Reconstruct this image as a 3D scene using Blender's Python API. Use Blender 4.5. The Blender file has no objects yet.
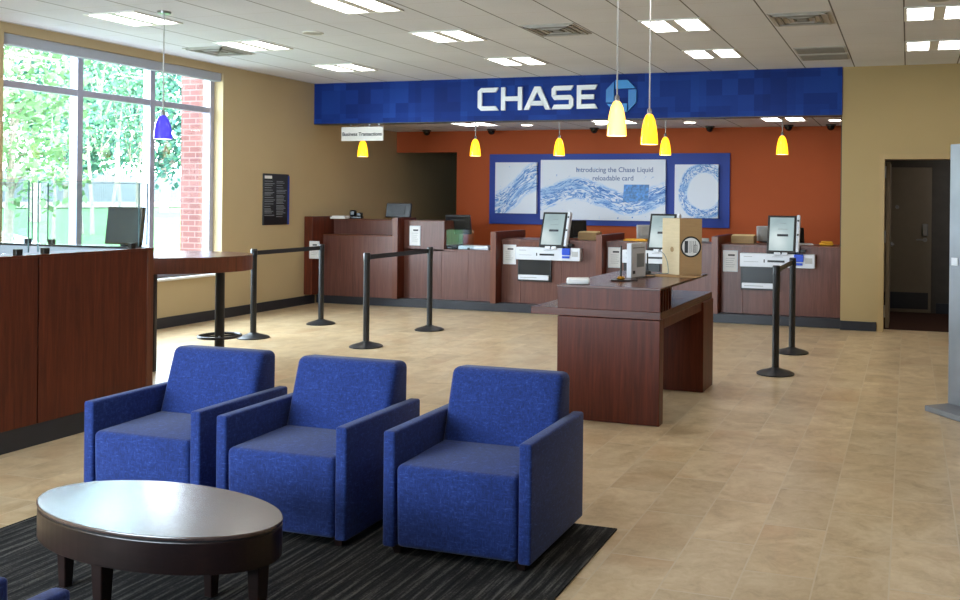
import bpy, bmesh, math, random
from mathutils import Vector, Matrix
random.seed(7)
S = bpy.context.scene
COL = S.collection
PI = math.pi

# ------------------------------------------------------------------ camera
def make_camera():
    F, CX, H, ROLL = 917.0, 624.0, 1.6, math.atan(0.0102)
    Y0 = 200.1
    yaw = math.atan(284 / 917)
    cd = bpy.data.cameras.new('camera'); co = bpy.data.objects.new('camera', cd); COL.objects.link(co)
    cd.sensor_fit = 'HORIZONTAL'; cd.sensor_width = 36
    cd.lens = 36 * F / 960
    # the principal point sits off-centre (the photograph is a crop): lens shift, roll folded in
    dx, dy = 480 - CX, 300 - Y0
    cd.shift_x = dx / 960
    cd.shift_y = -dy / 960
    cd.clip_start = 0.05; cd.clip_end = 400
    m = Matrix.Rotation(yaw, 4, 'Z') @ Matrix.Rotation(PI / 2, 4, 'X') @ Matrix.Rotation(ROLL, 4, 'Z')
    co.matrix_world = Matrix.Translation((0, 0, H)) @ m
    S.camera = co
make_camera()

# ------------------------------------------------------------------ world, exposure
w = bpy.data.worlds.new('sky'); S.world = w; w.use_nodes = True
nt = w.node_tree; nt.nodes.clear()
o_ = nt.nodes.new('ShaderNodeOutputWorld'); b_ = nt.nodes.new('ShaderNodeBackground')
b_.inputs[0].default_value = (0.72, 0.88, 1.0, 1); b_.inputs[1].default_value = 22.0
nt.links.new(b_.outputs[0], o_.inputs[0])
S.view_settings.view_transform = 'Standard'
S.view_settings.look = 'None'
S.view_settings.gamma = 1.0
S.view_settings.use_curve_mapping = False
S.view_settings.exposure = 0.24
LENS_POWER = 9.0

def portal(name, loc, rot, sx, sy):
    l = bpy.data.lights.new(name, 'AREA'); l.shape = 'RECTANGLE'; l.size = sx; l.size_y = sy
    l.cycles.is_portal = True
    o = bpy.data.objects.new(name, l); o.location = loc; o.rotation_euler = rot; COL.objects.link(o)
portal('window_daylight_portal', (-8.9, 8.36, 1.87), (0, -PI / 2, 0), 2.6, 3.1)
portal('unseen_storefront_portal', (-5.75, -2.0, 1.8), (PI / 2, 0, 0), 4.5, 2.4)

# ------------------------------------------------------------------ materials
def srgb(r, g, b):
    f = lambda c: (c / 255 / 12.92) if c / 255 <= 0.04045 else ((c / 255 + 0.055) / 1.055) ** 2.4
    return (f(r), f(g), f(b), 1)
class NT:
    def __init__(s, name):
        s.m = bpy.data.materials.new(name); s.m.use_nodes = True
        s.n = s.m.node_tree.nodes; s.l = s.m.node_tree.links
        s.bsdf = s.n['Principled BSDF']; s.out = s.n['Material Output']
    def node(s, t, **kw):
        x = s.n.new(t)
        for k, v in kw.items(): setattr(x, k, v)
        return x
    def set(s, sock, v):
        if hasattr(v, 'is_output') or isinstance(v, bpy.types.NodeSocket): s.l.new(v, sock)
        else: sock.default_value = v
    def math(s, op, a, b=0.0, c=0.0, clamp=False):
        x = s.node('ShaderNodeMath', operation=op, use_clamp=clamp)
        s.set(x.inputs[0], a); s.set(x.inputs[1], b); s.set(x.inputs[2], c)
        return x.outputs[0]
    def obj(s): return s.node('ShaderNodeTexCoord').outputs['Object']
    def mapping(s, v, scale=(1, 1, 1), loc=(0, 0, 0), rot=(0, 0, 0)):
        x = s.node('ShaderNodeMapping'); s.l.new(v, x.inputs[0])
        x.inputs[1].default_value = loc; x.inputs[2].default_value = rot; x.inputs[3].default_value = scale
        return x.outputs[0]
    def noise(s, v, scale=5, detail=3, rough=.5, dist=0):
        x = s.node('ShaderNodeTexNoise'); s.l.new(v, x.inputs['Vector'])
        x.inputs['Scale'].default_value = scale; x.inputs['Detail'].default_value = detail
        x.inputs['Roughness'].default_value = rough; x.inputs['Distortion'].default_value = dist
        return x.outputs[0]
    def ramp(s, f, stops, interp='LINEAR'):
        x = s.node('ShaderNodeValToRGB'); s.l.new(f, x.inputs[0]); e = x.color_ramp.elements
        x.color_ramp.interpolation = interp
        while len(e) < len(stops): e.new(0.5)
        for i, (p, c) in enumerate(stops): e[i].position = p; e[i].color = c
        return x.outputs[0]
    def mix(s, f, a, b, blend='MIX'):
        x = s.node('ShaderNodeMix', data_type='RGBA', blend_type=blend)
        s.set(x.inputs[0], f); s.set(x.inputs[6], a); s.set(x.inputs[7], b)
        return x.outputs[2]
    def sep(s, v):
        x = s.node('ShaderNodeSeparateXYZ'); s.l.new(v, x.inputs[0]); return x.outputs
    def comb(s, a, b, c=0.0):
        x = s.node('ShaderNodeCombineXYZ'); s.set(x.inputs[0], a); s.set(x.inputs[1], b); s.set(x.inputs[2], c); return x.outputs[0]
    def bump(s, h, strength=.2, dist=.01):
        x = s.node('ShaderNodeBump'); s.l.new(h, x.inputs['Height'])
        x.inputs['Strength'].default_value = strength; x.inputs['Distance'].default_value = dist
        s.l.new(x.outputs[0], s.bsdf.inputs['Normal'])
    def base(s, c, rough=.5, metal=0., spec=.5):
        s.set(s.bsdf.inputs['Base Color'], c); s.set(s.bsdf.inputs['Roughness'], rough)
        s.bsdf.inputs['Metallic'].default_value = metal
        s.bsdf.inputs['Specular IOR Level'].default_value = spec
        return s

def plain(name, col, rough=.5, metal=0., spec=.5, var=.06, vscale=8):
    t = NT(name); n = t.noise(t.obj(), vscale, 3)
    d = tuple(c * (1 - var * 2) for c in col[:3]) + (1,); l = tuple(min(1, c * (1 + var)) for c in col[:3]) + (1,)
    t.base(t.ramp(n, [(.3, d), (.7, l)]), rough, metal, spec); return t.m
def emissive(name, col, strength):
    t = NT(name); t.base((0.6, 0.6, 0.6, 1), .4)
    t.bsdf.inputs['Emission Color'].default_value = col; t.bsdf.inputs['Emission Strength'].default_value = strength
    n = t.noise(t.obj(), 3, 1); t.set(t.bsdf.inputs['Base Color'], t.ramp(n, [(0, (.6, .6, .6, 1)), (1, (.62, .62, .62, 1))]))
    return t.m

def wood(name, c1, c2, c3, rough=.33, axis='Z', spec=.5):
    t = NT(name); v = t.obj()
    sc = {'Z': (9, 9, .5), 'X': (.5, 9, 9), 'Y': (9, .5, 9)}[axis]
    n1 = t.noise(t.mapping(v, sc), 3.2, 6, .62, .6)
    sc2 = {'Z': (60, 60, 1.6), 'X': (1.6, 60, 60), 'Y': (60, 1.6, 60)}[axis]
    n2 = t.noise(t.mapping(v, sc2), 3, 3, .6)
    f = t.math('ADD', t.math('MULTIPLY', n1, .7), t.math('MULTIPLY', n2, .3))
    t.base(t.ramp(f, [(.34, c1), (.5, c2), (.66, c3)]), rough, 0, spec)
    t.bump(n2, .05, .002)
    return t.m
M = {}
M['wood'] = wood('mahogany_veneer', srgb(68, 28, 16), srgb(88, 38, 22), srgb(106, 48, 29), .40, 'Z', .3)
M['wood_x'] = wood('mahogany_veneer_flat', srgb(66, 31, 20), srgb(84, 41, 26), srgb(100, 51, 33), .25, 'X')
M['wood_teller'] = wood('teller_veneer', srgb(84, 50, 43), srgb(100, 62, 53), srgb(116, 75, 65), .35)
M['wood_edge'] = wood('reddish_veneer_edge', srgb(84, 44, 29), srgb(104, 56, 37), srgb(120, 67, 45), .35)
M['wood_dark'] = wood('dark_walnut', srgb(26, 16, 15), srgb(34, 21, 19), srgb(42, 26, 23), .3, 'X')
M['wood_top'] = wood('satin_walnut_top', srgb(66, 52, 50), srgb(78, 62, 58), srgb(90, 70, 66), .21, 'X', 1.0)
M['black'] = plain('black_powder_coat', srgb(30, 31, 34), .38)
M['black_plastic'] = plain('black_plastic', srgb(22, 23, 26), .3)
M['kick'] = plain('black_rubber_base', srgb(38, 40, 48), .4)
M['white_plastic'] = plain('white_plastic', srgb(214, 218, 226), .35, var=.02)
M['paper'] = plain('white_paper', srgb(225, 225, 225), .8, var=.03)
M['grey_print'] = plain('grey_print', srgb(140, 145, 150), .8)
M['dark_print'] = plain('dark_print', srgb(60, 62, 68), .8)
M['cream'] = plain('cream_card', srgb(214, 190, 140), .7)
M['tan'] = plain('tan_folder', srgb(160, 130, 88), .7)
M['yellow_paper'] = plain('yellow_paper', srgb(235, 170, 40), .6)
M['blue_pad'] = plain('blue_plastic', srgb(20, 70, 200), .4)
M['chrome'] = plain('satin_chrome', srgb(150, 152, 156), .3, 1.0, var=.02)
M['steel'] = plain('mottled_steel', srgb(138, 142, 148), .45, .6, var=.1, vscale=2.5)
M['brass'] = plain('brass', srgb(200, 150, 60), .25, 1.0)
M['grey_plastic'] = plain('grey_plastic', srgb(176, 176, 176), .5)
M['beige_wall'] = plain('beige_paint', srgb(186, 166, 129), .75, spec=.2, var=.012, vscale=2)
M['tan_wall'] = plain('tan_paint', srgb(172, 150, 108), .75, spec=.2, var=.012, vscale=2)
M['orange_wall'] = plain('burnt_orange_paint', srgb(170, 82, 44), .75, spec=.2, var=.015, vscale=2)
M['frame_metal'] = plain('anodised_frame', srgb(165, 165, 185), .4, .2)
M['white_paint'] = plain('white_paint', srgb(225, 225, 220), .5, var=.01)
M['blind'] = plain('grey_blind_fabric', srgb(170, 175, 185), .8, var=.02)
M['camera_dome'] = plain('smoked_dome', srgb(12, 12, 14), .1)
M['door_frame'] = plain('tan_door_frame', srgb(172, 146, 100), .5, var=.01)
M['door_leaf'] = plain('taupe_door', srgb(120, 108, 92), .5, var=.02)
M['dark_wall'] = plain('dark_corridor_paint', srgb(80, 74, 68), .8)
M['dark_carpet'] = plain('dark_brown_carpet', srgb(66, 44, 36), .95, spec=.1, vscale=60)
M['royal_blue'] = plain('royal_blue_board', srgb(20, 54, 146), .6, var=.03, vscale=2)
M['letter_white'] = plain('white_acrylic', srgb(232, 236, 242), .4, var=.01)
M['logo_blue'] = plain('sky_blue_acrylic', srgb(40, 140, 215), .4, var=.02)
M['logo_blue_dark'] = plain('mid_blue_acrylic', srgb(30, 120, 195), .4, var=.02)
M['vent'] = plain('vent_paint', srgb(178, 177, 174), .5)
M['vent_dark'] = plain('vent_slot', srgb(140, 137, 132), .7)
M['concrete'] = plain('pale_path', srgb(150, 148, 146), .9, spec=.1, vscale=1)

def carton(name, c):
    t = NT(name); v = t.obj(); n = t.noise(t.mapping(v, (4, 4, 40)), 3, 4)
    a = tuple(x * .93 for x in c[:3]) + (1,)
    t.base(t.ramp(n, [(.35, a), (.65, c)]), .75, 0, .2); return t.m
M['carton'] = carton('brown_cardboard', srgb(168, 134, 94))
M['carton_pale'] = carton('lit_cream_cardboard', srgb(206, 188, 154))  # cream side of the box, with the light falling on it put into the colour

# ceiling panels: thin dark joints across X, faint ones across Y
def ceiling_mat():
    t = NT('acoustic_ceiling_panels'); v = t.obj(); x, y, z = t.sep(v)[:3]
    fx = t.math('FRACT', t.math('DIVIDE', t.math('ADD', x, .05 + 60.5), .605))
    fy = t.math('FRACT', t.math('DIVIDE', t.math('ADD', y, 60.5 + .14), .605))
    lx = t.math('LESS_THAN', t.math('ABSOLUTE', t.math('SUBTRACT', fx, .5)), .488)
    ly = t.math('LESS_THAN', t.math('ABSOLUTE', t.math('SUBTRACT', fy, .5)), .494)
    n = t.noise(v, 70, 3, .7); n2 = t.noise(v, 1.2, 2)
    base = t.ramp(t.math('ADD', t.math('MULTIPLY', n, .6), t.math('MULTIPLY', n2, .4)), [(.35, srgb(212, 215, 224)), (.65, srgb(228, 230, 238))])
    c = t.mix(ly, srgb(205, 205, 205), base)
    c = t.mix(lx, srgb(112, 112, 116), c)
    t.base(c, .9, 0, .1); t.bump(n, .15, .003); return t.m
M['ceiling'] = ceiling_mat()

def floor_mat():
    t = NT('beige_stone_tile'); v = t.obj(); x, y, z = t.sep(v)[:3]
    TW, TL = .303, .6
    u = t.math('DIVIDE', t.math('ADD', x, .06 + 30.3), TW)
    col = t.math('FLOOR', u); fu = t.math('FRACT', u)
    odd = t.math('MODULO', col, 2.0)
    vv = t.math('ADD', t.math('DIVIDE', t.math('ADD', y, 60 + .27 - .03), TL), t.math('MULTIPLY', odd, .5))
    row = t.math('FLOOR', vv); fv = t.math('FRACT', vv)
    gu = t.math('ABSOLUTE', t.math('SUBTRACT', fu, .5)); gv = t.math('ABSOLUTE', t.math('SUBTRACT', fv, .5))
    m = t.math('MULTIPLY', t.math('LESS_THAN', gu, .488), t.math('LESS_THAN', gv, .493))
    wn = t.node('ShaderNodeTexWhiteNoise', noise_dimensions='2D'); t.l.new(t.comb(col, row), wn.inputs['Vector'])
    rnd = wn.outputs['Value']
    # each tile samples the stone pattern at its own offset
    off = t.node('ShaderNodeVectorMath', operation='MULTIPLY_ADD')
    t.l.new(wn.outputs['Color'], off.inputs[0]); off.inputs[1].default_value = (7, 7, 7); t.l.new(v, off.inputs[2])
    vo = off.outputs[0]
    n1 = t.noise(vo, 3.5, 6, .6, .8)
    n2 = t.noise(vo, 14, 6, .7, 1.0)
    n3 = t.noise(vo, 1.8, 3, .5, .5)
    f = t.math('ADD', t.math('MULTIPLY', n1, .6), t.math('MULTIPLY', n2, .4))
    stone = t.ramp(f, [(.34, srgb(168, 142, 106)), (.48, srgb(193, 168, 131)), (.62, srgb(209, 188, 154))])
    rust = t.ramp(n3, [(.56, (0, 0, 0, 1)), (.75, (1, 1, 1, 1))])
    stone = t.mix(t.math('MULTIPLY', rust, .45), stone, srgb(182, 138, 96))
    hs = t.node('ShaderNodeHueSaturation'); t.l.new(stone, hs.inputs['Color'])
    t.l.new(t.math('ADD', t.math('MULTIPLY', rnd, .16), .92), hs.inputs['Value'])
    c = t.mix(m, srgb(200, 181, 152), hs.outputs[0])
    r = t.math('ADD', t.math('MULTIPLY', n2, .14), .24)
    t.base(c, r, 0, .5)
    h = t.math('ADD', t.math('MULTIPLY', m, .6), t.math('MULTIPLY', n2, .25))
    t.bump(h, .22, .004); return t.m
M['floor'] = floor_mat()

def mosaic_mat():
    t = NT('blue_square_mosaic'); v = t.obj(); x, y, z = t.sep(v)[:3]
    def layer(s, dx, dz):
        wn = t.node('ShaderNodeTexWhiteNoise', noise_dimensions='2D')
        t.l.new(t.comb(t.math('FLOOR', t.math('DIVIDE', t.math('ADD', x, 50 + dx), s)), t.math('FLOOR', t.math('DIVIDE', t.math('ADD', z, dz), s))), wn.inputs['Vector'])
        return wn.outputs['Value']
    a = layer(.21, 0, -.04); b = layer(.42, .1, .1); n = t.noise(v, 1.2, 3); n2 = t.noise(v, 40, 2)
    f = t.math('ADD', t.math('MULTIPLY', a, .35), t.math('ADD', t.math('MULTIPLY', b, .25), t.math('MULTIPLY', n, .35)))
    f = t.math('ADD', f, t.math('MULTIPLY', n2, .08))
    t.base(t.ramp(f, [(.15, srgb(13, 36, 104)), (.45, srgb(18, 47, 124)), (.8, srgb(28, 66, 150))]), .6, 0, .15); return t.m
M['mosaic'] = mosaic_mat()

def fabric_mat():
    t = NT('blue_woven_fabric'); v = t.obj()
    n = t.noise(t.mapping(v, (140, 140, 40)), 1, 3, .7); n2 = t.noise(t.mapping(v, (38, 38, 130)), 1, 3, .7); n3 = t.noise(v, 5, 2)
    f = t.math('MAXIMUM', n, n2)
    f = t.math('ADD', f, t.math('MULTIPLY', t.math('SUBTRACT', n3, .5), .12))
    t.base(t.ramp(f, [(.42, srgb(20, 38, 92)), (.6, srgb(28, 52, 118)), (.8, srgb(60, 86, 158))]), .85, 0, .25)
    t.bsdf.inputs['Sheen Weight'].default_value = .15
    t.bump(f, .25, .002); return t.m
M['fabric'] = fabric_mat()

def rug_mat():
    t = NT('charcoal_streaked_carpet'); v = t.obj()
    n = t.noise(t.mapping(v, (60, 3.2, 1)), 1.0, 4, .65); n2 = t.noise(v, 130, 2, .7)
    x = t.sep(v)[0]
    st = t.math('ADD', t.math('MULTIPLY', t.math('SINE', t.math('MULTIPLY', x, 105)), .07), n)
    f = t.math('ADD', t.math('MULTIPLY', st, .75), t.math('MULTIPLY', n2, .25))
    t.base(t.ramp(f, [(.38, srgb(28, 28, 29)), (.52, srgb(46, 45, 44)), (.64, srgb(88, 86, 82))]), .95, 0, .1)
    t.bump(n2, .5, .004); return t.m
M['rug'] = rug_mat()

def brick_mat():
    t = NT('red_brick'); v = t.obj(); x, y, z = t.sep(v)[:3]
    b = t.node('ShaderNodeTexBrick'); t.l.new(t.comb(t.math('ADD', x, y), z), b.inputs['Vector'])
    b.inputs['Scale'].default_value = 1; b.inputs['Brick Width'].default_value = .2; b.inputs['Row Height'].default_value = .075
    b.inputs['Mortar Size'].default_value = .008
    b.inputs['Color1'].default_value = srgb(106, 72, 68); b.inputs['Color2'].default_value = srgb(94, 63, 60); b.inputs['Mortar'].default_value = srgb(116, 92, 88)
    t.base(b.outputs[0], .9, 0, .1); return t.m
M['brick'] = brick_mat()

def glass_mat(name, tint=(1, 1, 1, 1), boost=1.0):
    t = NT(name); t.n.remove(t.bsdf)
    tr = t.node('ShaderNodeBsdfTransparent'); tr.inputs[0].default_value = tint
    g = t.node('ShaderNodeBsdfGlossy'); g.inputs['Roughness'].default_value = .02
    lw = t.node('ShaderNodeLayerWeight'); lw.inputs[0].default_value = .5   # Schlick reflectance, same from both sides
    nz = t.noise(t.obj(), 2, 1)
    sch = t.math('ADD', t.math('MULTIPLY', t.math('POWER', lw.outputs['Facing'], 5.0), .96), .035)
    f = t.math('MULTIPLY', sch, t.math('ADD', t.math('MULTIPLY', nz, .02), boost), clamp=True)
    mx = t.node('ShaderNodeMixShader'); t.l.new(f, mx.inputs[0]); t.l.new(tr.outputs[0], mx.inputs[1]); t.l.new(g.outputs[0], mx.inputs[2])
    t.l.new(mx.outputs[0], t.out.inputs[0]); return t.m
M['glass'] = glass_mat('window_glass')
M['screen_glass'] = glass_mat('partition_glass', (.90, .95, .96, 1), 1.3)
M['glass_edge'] = plain('green_glass_edge', srgb(110, 140, 150), .2)

M['lens'] = emissive('light_diffuser', (1.0, .965, .92, 1), LENS_POWER)
M['bulb'] = emissive('downlight_lens', (1.0, .92, .8, 1), 8)
def shade(name, c_low, c_high, s):
    t = NT(name); t.base(c_high, .15, 0, .6); z = t.sep(t.obj())[2]
    lw = t.node('ShaderNodeLayerWeight'); lw.inputs[0].default_value = .45
    c = t.mix(lw.outputs['Facing'], c_low, c_high)
    t.set(t.bsdf.inputs['Emission Color'], c); t.bsdf.inputs['Emission Strength'].default_value = s
    return t.m
M['shade_yellow'] = shade('yellow_glass_shade', (1.0, .62, .03, 1), (.95, .42, .0, 1), 1.7)
M['shade_pale'] = shade('bright_yellow_glass_shade', (1.0, .82, .28, 1), (1.0, .45, .0, 1), 1.9)
M['shade_blue'] = shade('cobalt_glass_shade', (.09, .08, .95, 1), (.02, .01, .35, 1), .8)
M['shade_rim'] = emissive('lit_shade_opening', (1, .9, .55, 1), 3.0)

def screen_mat(name, a, b, s):
    t = NT(name); t.base(srgb(20, 25, 28), .12, 0, .6); z = t.sep(t.obj())[2]; n = t.noise(t.obj(), 3, 2)
    t.set(t.bsdf.inputs['Emission Color'], t.ramp(n, [(.3, a), (.7, b)])); t.bsdf.inputs['Emission Strength'].default_value = s; return t.m
M['display'] = screen_mat('lit_display', srgb(128, 146, 150), srgb(150, 170, 172), 1.15)
M['display_dark'] = plain('dark_display', srgb(52, 66, 80), .08, 0, 1.0)

def painting_mat(kind):
    t = NT('water_splash_print_' + kind); v = t.obj(); x, y, z = t.sep(v)[:3]
    nz = t.noise(v, 2.0, 3, .5)
    vx = t.math('ADD', x, t.math('MULTIPLY', t.math('SUBTRACT', nz, .5), .35))
    if kind == 'wave':
        curve = t.math('ADD', t.math('MULTIPLY', t.math('SINE', t.math('MULTIPLY', vx, 4.2)), .16), t.math('MULTIPLY', x, .28))
        d = t.math('SUBTRACT', z, t.math('ADD', curve, -.06)); wd = .27
    elif kind == 'main':
        curve = t.math('MULTIPLY', t.math('SINE', t.math('MULTIPLY', t.math('ADD', vx, .9), 3.4)), .12)
        d = t.math('SUBTRACT', z, t.math('ADD', curve, -.10)); wd = .20
    else:
        r = t.math('SQRT', t.math('ADD', t.math('POWER', t.math('SUBTRACT', x, .12), 2.0), t.math('POWER', t.math('MULTIPLY', z, .92), 2.0)))
        d = t.math('SUBTRACT', r, t.math('ADD', .335, t.math('MULTIPLY', t.math('SUBTRACT', nz, .5), .1))); wd = .085
    band = t.math('SUBTRACT', 1.0, t.math('DIVIDE', t.math('ABSOLUTE', d), wd), clamp=True)
    sv = t.comb(t.math('MULTIPLY', vx, 1.6), t.math('MULTIPLY', d, 6.5), 0.0) if kind != 'ring' else t.comb(t.math('MULTIPLY', x, 3.0), t.math('MULTIPLY', z, 3.0), t.math('MULTIPLY', d, 9.0))
    n = t.noise(sv, 2.6, 5, .6, 1.2)
    ridge = t.math('SUBTRACT', 1.0, t.math('MULTIPLY', t.math('ABSOLUTE', t.math('SUBTRACT', n, .5)), 13.0), clamp=True)
    n2 = t.noise(sv, 1.2, 3, .5, .6)
    fill = t.math('MULTIPLY', t.ramp(n2, [(.48, (0, 0, 0, 1)), (.66, (1, 1, 1, 1))]), .55)
    soft = t.ramp(band, [(.0, (0, 0, 0, 1)), (.35, (1, 1, 1, 1))])
    f = t.math('MULTIPLY', t.math('MAXIMUM', ridge, fill), soft)
    sp = t.noise(v, 16, 2, .6); spk = t.ramp(sp, [(.70, (0, 0, 0, 1)), (.74, (.8, .8, .8, 1))])
    near = t.ramp(t.math('SUBTRACT', 1.0, t.math('DIVIDE', t.math('ABSOLUTE', d), wd * 2.4), clamp=True), [(.05, (0, 0, 0, 1)), (.3, (1, 1, 1, 1))])
    f = t.math('MAXIMUM', f, t.math('MULTIPLY', spk, near))
    c = t.ramp(f, [(0.0, srgb(208, 214, 226)), (.3, srgb(164, 194, 228)), (.65, srgb(78, 134, 204)), (1.0, srgb(36, 84, 168))])
    t.base(c, .35, 0, .4); return t.m
for k in ('wave', 'main', 'ring'): M['paint_' + k] = painting_mat(k)
M['card_blue'] = plain('blue_splash_print', srgb(72, 136, 208), .4, var=.3, vscale=22)
M['print_text'] = plain('slate_blue_print', srgb(96, 114, 160), .5)

M['leaf'] = plain('fresh_green_leaf', srgb(74, 112, 84), .7, spec=.2, var=.35, vscale=3)
M['leaf_pale'] = plain('pale_green_leaf', srgb(96, 128, 84), .7, spec=.2, var=.3, vscale=3)
M['leaf_dark'] = plain('deep_green_leaf', srgb(44, 84, 70), .7, spec=.2, var=.35, vscale=3)
M['bark'] = plain('grey_bark', srgb(120, 108, 96), .9, var=.2, vscale=20)
M['grass'] = plain('lawn_grass', srgb(60, 96, 52), .9, spec=.1, var=.15, vscale=2)
M['mulch'] = plain('pale_mulch', srgb(112, 100, 90), .95, spec=.1, var=.15, vscale=3)
M['fence'] = plain('weathered_fence', srgb(94, 97, 97), .9, spec=.1, var=.1, vscale=6)

# ------------------------------------------------------------------ mesh helpers
class MB:
    def __init__(s): s.bm = bmesh.new()
    def box(s, x0, x1, y0, y1, z0, z1, bevel=0, seg=2, mat=None):
        tb = bmesh.new(); bmesh.ops.create_cube(tb, size=1)
        for v in tb.verts:
            v.co = Vector(((x0 + x1) / 2 + v.co.x * (x1 - x0), (y0 + y1) / 2 + v.co.y * (y1 - y0), (z0 + z1) / 2 + v.co.z * (z1 - z0)))
        if bevel: bmesh.ops.bevel(tb, geom=tb.edges[:], offset=bevel, segments=seg, affect='EDGES', profile=.5)
        return s.add(tb, mat)
    def add(s, tb, mat=None):
        if mat is not None: bmesh.ops.transform(tb, matrix=mat, verts=tb.verts[:])
        me = bpy.data.meshes.new('t'); tb.to_mesh(me); tb.free(); s.bm.from_mesh(me); bpy.data.meshes.remove(me); return s
    def prism(s, pts, z0, z1, bevel=0, mat=None, seg=2):
        tb = bmesh.new(); vs = [tb.verts.new((p[0], p[1], z0)) for p in pts]; f = tb.faces.new(vs)
        r = bmesh.ops.extrude_face_region(tb, geom=[f]); up = [e for e in r['geom'] if isinstance(e, bmesh.types.BMVert)]
        bmesh.ops.translate(tb, vec=(0, 0, z1 - z0), verts=up); bmesh.ops.recalc_face_normals(tb, faces=tb.faces[:])
        if bevel: bmesh.ops.bevel(tb, geom=tb.edges[:], offset=bevel, segments=seg, affect='EDGES', profile=.5)
        return s.add(tb, mat)
    def lathe(s, prof, n=32, mat=None, cap=True, c=(0, 0)):
        tb = bmesh.new(); rings = []
        for r, z in prof: rings.append([tb.verts.new((c[0] + r * math.cos(2 * PI * i / n), c[1] + r * math.sin(2 * PI * i / n), z)) for i in range(n)])
        for a, b in zip(rings, rings[1:]):
            for i in range(n): tb.faces.new((a[i], a[(i + 1) % n], b[(i + 1) % n], b[i]))
        if cap: tb.faces.new(rings[0][::-1]); tb.faces.new(rings[-1])
        bmesh.ops.recalc_face_normals(tb, faces=tb.faces[:]); return s.add(tb, mat)
    def tube(s, pts, r, n=8):
        tb = bmesh.new(); pts = [Vector(p) for p in pts]; rings = []
        for i, p in enumerate(pts):
            d = (pts[min(i + 1, len(pts) - 1)] - pts[max(i - 1, 0)]).normalized()
            a = d.orthogonal().normalized() if i == 0 else (a - d * a.dot(d)).normalized()
            b = d.cross(a); rr = r[i] if isinstance(r, (list, tuple)) else r
            rings.append([tb.verts.new(p + a * rr * math.cos(2 * PI * k / n) + b * rr * math.sin(2 * PI * k / n)) for k in range(n)])
        for a_, b_ in zip(rings, rings[1:]):
            for i in range(n): tb.faces.new((a_[i], a_[(i + 1) % n], b_[(i + 1) % n], b_[i]))
        tb.faces.new(rings[0][::-1]); tb.faces.new(rings[-1]); bmesh.ops.recalc_face_normals(tb, faces=tb.faces[:]); return s.add(tb)
    def hexa(s, c, bevel=0, seg=3, mat=None):
        # c: 4 bottom corners then 4 top corners
        tb = bmesh.new(); v = [tb.verts.new(p) for p in c]
        for f in ((3, 2, 1, 0), (4, 5, 6, 7), (0, 1, 5, 4), (1, 2, 6, 5), (2, 3, 7, 6), (3, 0, 4, 7)): tb.faces.new([v[i] for i in f])
        bmesh.ops.recalc_face_normals(tb, faces=tb.faces[:])
        if bevel: bmesh.ops.bevel(tb, geom=tb.edges[:], offset=bevel, segments=seg, affect='EDGES', profile=.5)
        return s.add(tb, mat)
    def build(s, name, mat, parent=None, loc=None, smooth=False, rot=None, ang=40):
        me = bpy.data.meshes.new(name); s.bm.to_mesh(me); s.bm.free(); me.materials.append(mat)
        if smooth:
            for p in me.polygons: p.use_smooth = True
            try: me.set_sharp_from_angle(angle=math.radians(ang))
            except Exception: pass
        o = bpy.data.objects.new(name, me); COL.objects.link(o)
        if parent: o.parent = parent
        if loc: o.location = loc
        if rot: o.rotation_euler = rot
        return o
def tag(o, label=None, cat=None, group=None, kind=None):
    if label: o['label'] = label
    if cat: o['category'] = cat
    if group: o['group'] = group
    if kind: o['kind'] = kind
    return o
def thing(name, label, cat, loc=(0, 0, 0), rz=0, group=None):
    o = bpy.data.objects.new(name, None); COL.objects.link(o); o.location = loc; o.rotation_euler = (0, 0, rz); o.empty_display_size = .1
    return tag(o, label, cat, group)
def dup(root, loc, label=None, rz=None, group=None):
    kids = {}
    for o in list(COL.objects): kids.setdefault(o.parent, []).append(o)
    def cp(o, par):
        c = o.copy(); COL.objects.link(c); c.parent = par
        for k in kids.get(o, []): cp(k, c)
        return c
    r = cp(root, None); r.location = loc
    if rz is not None: r.rotation_euler = (0, 0, rz)
    if label: r['label'] = label
    if group: r['group'] = group
    return r
def struct(name, mb, mat, loc=None, label=None):
    o = mb.build(name, mat, None, loc); o['kind'] = 'structure'
    if label: o['label'] = label
    return o

# ------------------------------------------------------------------ the room
XL, WY, OW, CH, IC = -8.55, 11.82, 14.14, 3.3, 2.75
XR, YF = 4.6, -1.9
struct('floor', MB().box(XL - .3, XR, YF, WY + .25, -.1, 0).box(XL - .3, -.83, WY + .25, 17.6, -.1, 0), M['floor'])
struct('ceiling', MB().box(XL - .3, XR, YF, WY + .25, CH, CH + .1), M['ceiling'])
struct('ceiling', MB().box(XL, -.80, WY + .18, OW, IC, IC + .1), M['ceiling'])
wy0, wy1, wz0, wz1 = 6.84, 9.88, .60, 3.20
struct('wall_left', MB().box(XL - .3, XL, YF, wy0, 0, CH).box(XL - .3, XL, wy1, 17.6, 0, CH).box(XL - .3, XL, wy0, wy1, 0, wz0).box(XL - .3, XL, wy0, wy1, wz1, CH), M['beige_wall'])
struct('wall_back', MB().box(-.80, -.34, WY, WY + .25, 0, CH).box(-.34, .68, WY, WY + .25, 2.19, CH).box(.68, XR, WY, WY + .25, 0, CH).box(-.80, -.73, WY + .25, OW, 0, CH), M['tan_wall'])
struct('wall_orange', MB().box(-7.38, -.73, OW, OW + .12, 0, IC + .1).box(XL, -7.38, OW, OW + .12, 2.39, IC + .1), M['orange_wall'])
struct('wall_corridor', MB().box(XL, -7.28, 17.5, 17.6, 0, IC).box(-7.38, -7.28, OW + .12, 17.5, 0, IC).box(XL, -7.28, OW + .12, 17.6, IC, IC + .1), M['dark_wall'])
struct('wall_right', MB().box(XR, XR + .2, YF, WY + .25, 0, CH), M['tan_wall'])
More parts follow.
